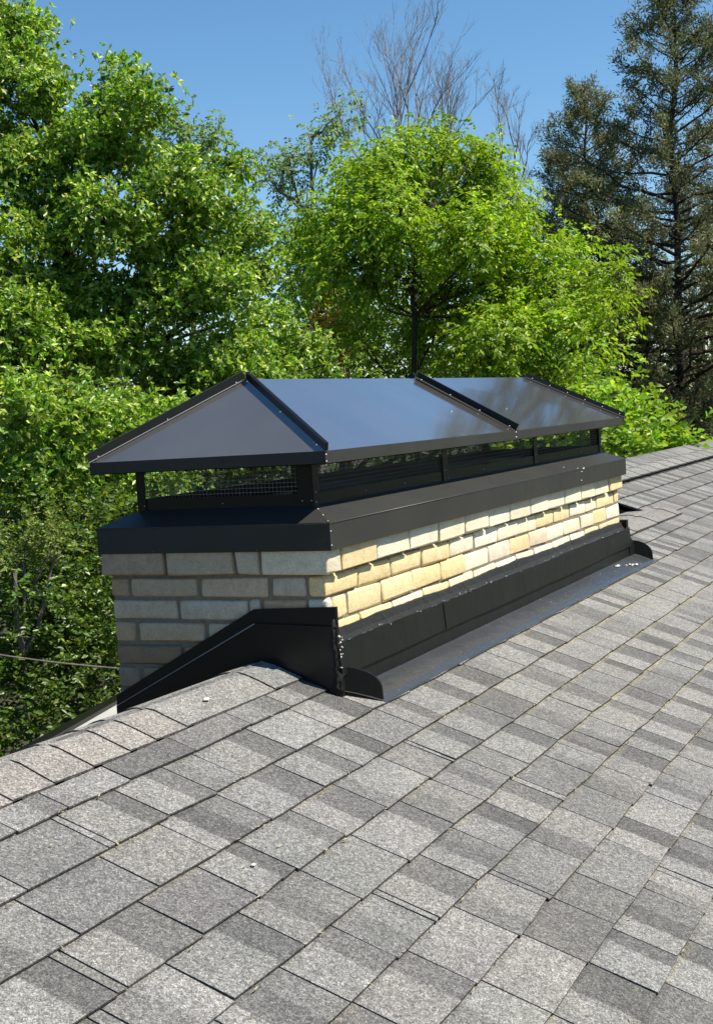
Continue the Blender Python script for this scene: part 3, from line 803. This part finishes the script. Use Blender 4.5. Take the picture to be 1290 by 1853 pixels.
def broad_tree(name, label, cat, blobs, trunk, m_bark, m_leafmat, col, young, style, dens, leaf, clump_r, yf=.2, flat=.85, fill=1.0, trunk_r=.16, twig_r=.010, group=None, shrink=1.0, jit=0.0, lscale=1.0):
    """blobs: (px, py, r_px, depth); trunk: world points from the ground up; clumps of twigs fill each blob, denser outward"""
    root = thing(name, tuple(trunk[0]), label, cat, group)
    tr = MB(); n_ = len(trunk)
    tr.tube(trunk, [trunk_r*(1-.7*i/(n_-1)) for i in range(n_)], 10); tr.build('trunk', m_bark, root, smooth=True)
    top_pts = np.array(trunk[len(trunk)//3:])
    lb = MB(); B = []; D = []; C = []
    for (bx, by, br, bd) in blobs:
        bd = bd + rng.normal(0, jit); br = br*shrink
        c = at(bx, by, bd); R_ = br*bd/F_PX
        q_ = top_pts[np.argmin(np.linalg.norm(top_pts-c, axis=1) + (top_pts[:, 2] > c[2])*1.5)]
        limb = curve(q_, c, 6, .07, .03); rl = (.018+.05*min(1, R_/1.2))*lscale
        lb.tube(limb, [rl*(1-.7*i/6) for i in range(7)], 6, cap=False)
        nc = max(4, int(dens*fill*R_**2.3/clump_r**2.0))
        dd = unit(rng.normal(size=(nc, 3))); rad = rng.uniform(.30, 1.0, (nc, 1))**.5
        lump = 1+.16*np.sin(dd[:, :1]*5+bx)*np.cos(dd[:, 1:2]*6+by)+.10*np.sin(dd[:, 2:]*9+bx)
        cc = c + dd*rad*R_*lump*np.array([1, 1, flat])
        for p_ in cc:
            if rng.random() < .55:
                s_ = limb[rng.integers(3, 7)]
                lb.tube(curve(s_, p_, 3, .10), [twig_r, twig_r*.75, twig_r*.5, twig_r*.3], 3, cap=False)
        out_ = unit(cc-c+np.array([0, 0, .35*R_]))
        if style == 'oak':
            K = 18; m_ = 7
            tips = (cc[:, None]+rng.normal(0, clump_r*.50, (nc, K, 3))*np.array([1, 1, .7])).reshape(-1, 3)
            ax = unit(np.repeat(out_, K, 0)+rng.normal(0, .55, (nc*K, 3))+np.array([0, 0, .35]))
            ax = np.repeat(ax, m_, 0); bs = np.repeat(tips, m_, 0)
            d_ = unit(ax*.55+unit(rng.normal(size=ax.shape))*.95)
            ln = leaf*rng.uniform(.65, 1.25, len(bs)); ct = np.repeat(np.exp(rng.normal(0, .16, nc)), K*m_)
            B.append(leaves(bs, d_, ln, ln*rng.uniform(.38, .54, len(bs)), None, .18, .10, np.repeat(out_, K*m_, 0)*.7)); C.append(vary(col, len(bs), .2, young, yf)*ct[:, None])
        else:
            K = 14; m_ = 9
            tips = (cc[:, None]+rng.normal(0, clump_r*.6, (nc, K, 3))).reshape(-1, 3)
            ax = unit(np.repeat(out_, K, 0)+rng.normal(0, .5, (nc*K, 3))+np.array([0, 0, -.25 if style == 'elm' else .25]))
            t_ = np.tile(np.linspace(0, 1, m_), nc*K)[:, None]; sg = np.tile(np.array([1, -1]*m_)[:m_], nc*K)[:, None]
            axr = np.repeat(ax, m_, 0); bs = np.repeat(tips, m_, 0)+axr*t_*leaf*2.6; bs[:, 2] -= (t_[:, 0]**2)*leaf*.9
            sd = unit(np.cross(axr, np.array([.2, .1, 1.0])))
            d_ = unit(axr*.6+sd*sg*.8+np.array([0, 0, -.45 if style == 'elm' else 0])+rng.normal(0, .28, axr.shape))
            ln = leaf*rng.uniform(.65, 1.2, len(bs)); ct = np.repeat(np.exp(rng.normal(0, .14, nc)), K*m_)
            B.append(leaves(bs, d_, ln, ln*rng.uniform(.42, .60, len(bs)), None, .15, .15, np.repeat(out_, K*m_, 0)*.7)); C.append(vary(col, len(bs), .18, young, yf)*ct[:, None])
    lb.build('branches', m_bark, root, fix=False, smooth=True, kind='stuff')
    fast_mesh('crown', np.concatenate(B), None, np.concatenate(C), m_leafmat, root)
    return root
def trunk_line(px_, depth, top_y, lean=0, n_=8):
    tp = at(px_+lean, top_y, depth); bt = at(px_, 900, depth); bt = np.array([bt[0], bt[1], GZ-.1])
    return [bt+(tp-bt)*i/(n_-1)+(rng.normal(0, .06, 3) if 0 < i < n_-1 else 0) for i in range(n_)]

OAKC, OAKY = (.155, .280, .030), (.46, .54, .12)
oak_blobs = [(15, 50, 85, 13), (30, 150, 95, 12.6), (-60, 260, 130, 12.5), (85, 175, 42, 12.8), (215, 165, 62, 12.8), (262, 190, 62, 13), (150, 250, 90, 12.4),
 (235, 270, 80, 12.2), (60, 330, 110, 11.8), (320, 330, 75, 12.6), (425, 300, 45, 13.2), (385, 370, 70, 13), (440, 430, 65, 13.2), (300, 430, 95, 12.2), (190, 400, 90, 11.8),
 (60, 480, 100, 11.4), (465, 500, 52, 13.2), (400, 520, 85, 12.8), (160, 540, 90, 11.6), (290, 560, 90, 12.2), (470, 580, 48, 13.2), (20, 590, 95, 11.0), (540, 640, 60, 12.8),
 (420, 640, 75, 12.4), (220, 640, 70, 11.6), (330, 680, 80, 12.0), (590, 660, 34, 13), (480, 690, 60, 12.6), (120, 620, 85, 11.2), (40, 730, 85, 10.6), (150, 745, 85, 10.8), (240, 760, 75, 11.2), (330, 780, 90, 11.8), (450, 790, 90, 12.3), (560, 770, 70, 12.6),
 (70, 830, 95, 10.4), (170, 850, 80, 10.6), (-60, 640, 110, 11), (-70, 850, 120, 10.4), (280, 860, 90, 11.2), (-120, 420, 140, 12)]
broad_tree('oak_tree', 'big dense dark green oak filling the left side behind the chimney', 'tree', oak_blobs, trunk_line(120, 13.2, 170, -30), M_BARK, M_OAK, OAKC, OAKY, 'oak', 17.0, .060, .20, yf=.30, trunk_r=.26, shrink=.81, jit=.6)

ELMC, ELMY = (.205, .325, .022), (.40, .49, .06)
elm_blobs = [(660, 300, 50, 17), (720, 272, 46, 17), (800, 268, 46, 17), (850, 290, 46, 17), (700, 310, 55, 17), (785, 300, 55, 17), (640, 345, 50, 17), (860, 325, 55, 17), (920, 365, 52, 17), (590, 395, 55, 17.3), (690, 390, 80, 16.6), (790, 390, 85, 16.4), (880, 430, 80, 16.4),
 (640, 470, 80, 16.8), (740, 490, 85, 16.4), (850, 520, 90, 16.0), (950, 450, 60, 16.4), (1030, 455, 42, 16.6), (970, 530, 70, 16.0), (1055, 545, 60, 16.0), (1100, 560, 30, 16.2), (1000, 610, 70, 15.6), (1070, 640, 42, 15.8),
 (900, 610, 75, 15.8), (800, 610, 70, 16.2), (960, 680, 70, 15.4), (1050, 700, 40, 15.6), (860, 680, 65, 15.8), (1090, 500, 32, 16.2), (650, 600, 50, 17.0), (560, 500, 55, 17.5), (570, 430, 45, 17.5)]
broad_tree('elm_tree', 'bright yellow green leafy tree rising right behind the cap of the chimney', 'tree', elm_blobs, trunk_line(727, 16.2, 400, 22), M_BARK, M_ELM, ELMC, ELMY, 'elm', 9.5, .070, .22, yf=.25, trunk_r=.075, shrink=.84, jit=.6, lscale=.5)

mid_blobs = [(535, 420, 45, 20), (545, 490, 65, 20), (600, 560, 75, 20), (530, 580, 60, 19.5), (640, 650, 70, 19.5), (700, 560, 70, 20), (780, 640, 80, 20), (560, 690, 70, 19), (880, 720, 90, 19.5), (720, 730, 80, 19.5), (1000, 740, 80, 19)]
broad_tree('ash_tree', 'duller mid green tree in the gap between the oak and the bright tree', 'tree', mid_blobs, trunk_line(610, 20, 380, 0), M_BARK, M_ELM, (.14, .235, .028), (.23, .31, .05), 'elm', 5.0, .08, .28, yf=.15)

pale = [(600, 235, 26, 26), (612, 210, 16, 26), (520, 280, 34, 26), (575, 290, 40, 26), (500, 330, 36, 26), (555, 345, 40, 26), (480, 310, 26, 26)]
broad_tree('willow_tree', 'thin pale grey green tree against the sky left of the bright tree', 'tree', pale, trunk_line(560, 26, 250, 0), M_BARK2, M_ELM, (.22, .30, .14), (.28, .36, .17), 'elm', 1.5, .085, .30, yf=.15, trunk_r=.09)
pale2 = [(330, 225, 34, 24), (350, 255, 34, 24), (365, 290, 30, 24), (310, 260, 30, 24)]
broad_tree('willow_tree', 'small pale grey green treetop peeping over the shoulder of the big oak', 'tree', pale2, trunk_line(340, 24, 230, 0), M_BARK2, M_ELM, (.17, .26, .09), (.22, .31, .11), 'elm', 2.5, .085, .30, yf=.15, trunk_r=.09)

shrub = [(1105, 715, 30, 13), (1140, 770, 46, 12.6), (1190, 790, 40, 12.4), (1100, 800, 44, 12.4), (1225, 800, 26, 12.4), (1160, 820, 40, 12.2), (1040, 770, 50, 13), (980, 800, 60, 13)]
broad_tree('hackberry_sapling', 'low bright green sapling with large leaves beside the far end of the chimney', 'sapling', shrub, trunk_line(1130, 12.6, 720, 0), M_BARK2, M_ELM, (.22, .36, .035), (.38, .48, .08), 'up', 4.0, .085, .20, yf=.25, trunk_r=.05)

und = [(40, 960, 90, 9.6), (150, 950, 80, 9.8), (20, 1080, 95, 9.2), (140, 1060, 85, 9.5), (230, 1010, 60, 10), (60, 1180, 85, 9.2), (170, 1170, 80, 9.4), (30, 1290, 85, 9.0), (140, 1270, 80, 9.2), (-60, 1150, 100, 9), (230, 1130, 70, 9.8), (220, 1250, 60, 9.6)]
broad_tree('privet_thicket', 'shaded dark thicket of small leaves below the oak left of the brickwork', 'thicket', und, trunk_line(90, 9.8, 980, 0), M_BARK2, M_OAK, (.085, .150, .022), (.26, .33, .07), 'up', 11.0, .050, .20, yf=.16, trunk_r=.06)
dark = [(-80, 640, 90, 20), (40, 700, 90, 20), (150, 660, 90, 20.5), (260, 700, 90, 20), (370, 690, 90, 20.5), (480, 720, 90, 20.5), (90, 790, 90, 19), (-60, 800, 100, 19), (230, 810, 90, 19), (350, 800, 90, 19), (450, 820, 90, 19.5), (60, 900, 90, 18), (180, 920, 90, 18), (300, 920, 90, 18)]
broad_tree('backdrop_tree', 'dark green backdrop tree added behind the big oak, shade put into its leaf colour', 'tree', dark, trunk_line(200, 20, 660, 0), M_BARK, M_OAK, (.055, .10, .020), (.09, .14, .03), 'oak', 5.0, .10, .32, yf=.15)  # added dark mass so gaps in the oak don't show bright sky
vine = [(45, 975, 34, 8.9), (35, 1010, 26, 8.9), (110, 985, 22, 8.9)]
broad_tree('young_juniper', 'small yellowish feathery bush standing out of the dark thicket at left', 'bush', vine, trunk_line(45, 8.95, 985, 0), M_BARK2, M_CEDAR, (.18, .24, .05), (.27, .32, .08), 'up', 5.0, .035, .12, yf=.3, trunk_r=.03)
rust = [(610, 560, 22, 18.5), (575, 605, 18, 18.5), (625, 600, 18, 18.5)]
broad_tree('rusty_shrub', 'patch of rust brown dead leaves deep between the oak and the bright tree', 'shrub', rust, trunk_line(605, 18.6, 560, 0), M_BARK2, M_ELM, (.22, .085, .035), (.28, .13, .05), 'up', 4.0, .06, .20, yf=.2, trunk_r=.04)

# cedars ------------------------------------------------------------------------------------------
def cedar(label, px_, depth, top_y, lean, width, n_br, seed, r0=.13, group='cedars at the right', bare_below=620, dens=1.0):
    r2 = np.random.default_rng(seed)
    tl = trunk_line(px_, depth, top_y, lean, 12); tl = np.array(tl)
    root = thing('cedar_tree', tuple(tl[0]), label, 'tree', group)
    tr = MB(); n_ = len(tl); tr.tube(tl, [r0*(1-.93*i/(n_-1))+.006 for i in range(n_)], 9); tr.build('trunk', M_BARK, root, smooth=True)
    top_z = tl[-1][2]; zlow = at(px_, 900, depth)[2]; H = top_z-zlow
    lb = MB(); B = []; C = []
    def tp(z_):
        i = np.clip(np.searchsorted(tl[:, 2], z_)-1, 0, n_-2); t_ = (z_-tl[i, 2])/(tl[i+1, 2]-tl[i, 2]); return tl[i]+(tl[i+1]-tl[i])*t_
    for k in range(n_br):
        f_ = (k+r2.random())/n_br; z_ = top_z-.05-H*f_
        ln = width*(.08+.92*min(1, f_/.55)**.7)*r2.uniform(.55, 1.2)
        az = k*2.4+r2.normal(0, .5); el = r2.uniform(.25, .60)-(.45*f_)
        d_ = np.array([math.cos(az)*math.cos(el), math.sin(az)*math.cos(el), math.sin(el)])
        p0 = tp(z_); bend = r2.uniform(.05, .25)
        line = [p0+d_*ln*t_+np.array([0, 0, bend*ln*(t_**2)]) + r2.normal(0, .015*ln, 3)*(t_ > 0) for t_ in np.linspace(0, 1, 6)]
        rb = .008+.022*ln/width*(.4+f_)
        lb.tube(line, [rb*(1-.8*i/5) for i in range(6)], 5, cap=False)
        py_ = to_px(p0)[1]; dead = py_ > bare_below and r2.random() < .55
        nt = int(5+12*ln/width)
        for j in range(nt):
            t_ = r2.uniform(.22, 1.0); i = min(int(t_*5), 4); q_ = line[i]+(line[i+1]-line[i])*(t_*5-i)
            tw = unit(d_*.6+r2.normal(0, .65, 3)+np.array([0, 0, .28])); tl_ = r2.uniform(.18, .42)*(1.15-.5*t_)*min(1, .5+ln)
            e_ = q_+tw*tl_
            lb.tube([q_, (q_+e_)/2+r2.normal(0, .015, 3), e_], [.006, .004, .002], 3, cap=False)
            if dead: continue
            m_ = int(49*dens); tt = r2.random((m_, 1))**.7
            bs = q_+(e_-q_)*tt+r2.normal(0, .038, (m_, 3)); dd = unit(tw*.8+r2.normal(0, .6, (m_, 3))+np.array([0, 0, .12]))
            l_ = r2.uniform(.035, .085, m_)
            B.append(leaves(bs, dd, l_, l_*.26, None, .3, .05))
            c_ = np.array([.175, .190, .088])*math.exp(r2.normal(0, .22)); 
            if r2.random() < .22: c_ = np.array([.23, .22, .12])*math.exp(r2.normal(0, .15))
            C.append(c_[None]*np.exp(r2.normal(0, .22, (m_, 1))))
    lb.build('branches', M_BARK, root, fix=False, smooth=True, kind='stuff')
    fast_mesh('crown', np.concatenate(B), None, np.concatenate(C), M_CEDAR, root)
cedar('tall dark cedar with straight trunk at the right edge, the tallest of the cedars', 1212, 19, -15, 2, 1.85, 150, 11, .12)
cedar('shorter leaning cedar left of the tallest cedar, behind the bright tree', 1100, 20.5, 160, -38, 1.75, 105, 12, .09)
cedar('small narrow cedar lowest of the three cedar tops against the sky, beside the bright tree', 1015, 22, 285, 10, 1.25, 70, 16, .07)
cedar('cedar cut by the right edge of the picture, behind the tallest cedar', 1365, 21, 60, 0, 2.0, 100, 13, .12)
cedar('cedar standing out of the picture to the right of the roof', 1700, 20, -120, 0, 2.2, 90, 14, .14, dens=.8)
yel = [(1285, 590, 45, 24), (1240, 640, 50, 24), (1180, 600, 40, 24), (1290, 680, 60, 23), (1150, 680, 60, 23), (1250, 740, 60, 22), (1040, 560, 60, 25), (1110, 620, 50, 25)]
broad_tree('oak_tree', 'dull yellow green oak half hidden behind the cedar trunks at right', 'tree', yel, trunk_line(1270, 24, 600, 0), M_BARK, M_OAK, (.085, .125, .028), (.14, .18, .05), 'oak', 4.0, .085, .30, yf=.2, trunk_r=.12)
cedar('shaggy low cedar with bare twigs between the cedar trunks', 1160, 18.4, 520, 10, 1.1, 46, 15, .07, bare_below=640)

# bare trees --------------------------------------------------------------------------------------
def bare_tree(label, px_, depth, spread, seed, base_y, top_y, n_main):
    r2 = np.random.default_rng(seed)
    b0 = at(px_, base_y, depth); g0 = np.array([b0[0], b0[1], GZ-.1])
    root = thing('bare_tree', tuple(g0), label, 'tree', 'leafless trees against the sky')
    tr = MB(); tr.tube([g0+(b0-g0)*i/5 for i in range(6)], [.17-.014*i for i in range(6)], 8); tr.build('trunk', M_BARK2, root, smooth=True)
    lb = MB(); right = RM[0]; fw = np.array([RM[2][0], RM[2][1], 0])
    def grow(p_, d_, ln, r_, lev):
        pts = [p_]; dd = d_.copy(); n_ = 5
        for i in range(n_):
            dd = unit(dd+r2.normal(0, .09, 3)+np.array([0, 0, .06])); pts.append(pts[-1]+dd*ln/n_)
        lb.tube(pts, [max(.0022, r_*(1-.75*i/n_)) for i in range(n_+1)], 5 if lev < 2 else 3, cap=False)
        if lev >= (3 if r2.random() < .35 else 4): return
        for j in range((4, 5, 4, 4)[lev]):
            t_ = r2.uniform(.25, 1.0); i = min(int(t_*n_), n_-1); q_ = pts[i]+(pts[i+1]-pts[i])*(t_*n_-i)
            sd = r2.normal(0, 1, 3); nd = unit(dd+unit(sd-dd*(sd@dd))*r2.uniform(.35, .75)+np.array([0, 0, .18]))
            grow(q_, nd, ln*r2.uniform(.38, .58), max(.0022, r_*.48), lev+1)
    H = (base_y-top_y)*depth/F_PX
    for k in range(n_main):
        a_ = (k/(n_main-1)-.5)*2
        d_ = unit(np.array([0, 0, 1.0])+right*a_*spread+fw*r2.normal(0, .25))
        grow(b0, d_, H*r2.uniform(.80, 1.02)*(1-.15*abs(a_)), .040, 0)
    lb.build('branches', M_TWIG, root, fix=False, smooth=True, kind='stuff')
bare_tree('leafless tree fanning up over the middle of the bright tree', 745, 34, .55, 21, 420, 135, 9)
bare_tree('smaller leafless tree leaning right towards the cedars', 915, 34, .38, 25, 430, 235, 4)

# far woods ---------------------------------------------------------------------------------------
B = []; C = []
vaz = math.atan2(RM[2][1], RM[2][0])
for i in range(4600):
    az = rng.uniform(0, 2*math.pi); rr = rng.uniform(30, 42)
    off = abs((az-vaz+math.pi) % (2*math.pi)-math.pi)
    hh = 8.5+1.2*math.sin(az*9)+.7*math.sin(az*23) + 6.0*min(1, max(0, off-.45)/.5)
    c = CAM*np.array([1, 1, 0]) + np.array([math.cos(az)*rr, math.sin(az)*rr, GZ + hh*rng.random()**.9])
    near = off < .45; m_ = 60 if near else 44
    bs = c+rng.normal(0, .70, (m_, 3)); dd = unit(rng.normal(size=(m_, 3))+np.array([0, 0, .3]))
    l_ = rng.uniform(.12, .26, m_)*(1 if near else 1.6); B.append(leaves(bs, dd, l_, l_*.6, None))
    C.append(np.array([.055, .10, .020])[None]*np.exp(rng.normal(0, .25))*np.exp(rng.normal(0, .15, (m_, 1))))
fw_ = fast_mesh('far_wood', np.concatenate(B), None, np.concatenate(C), M_OAK, None)
fw_['label'] = 'dim mass of woods seen through the gaps between the trees'; fw_['category'] = 'woods'
print('tris', sum(len(o.data.polygons) for o in bpy.data.objects if o.type == 'MESH'))
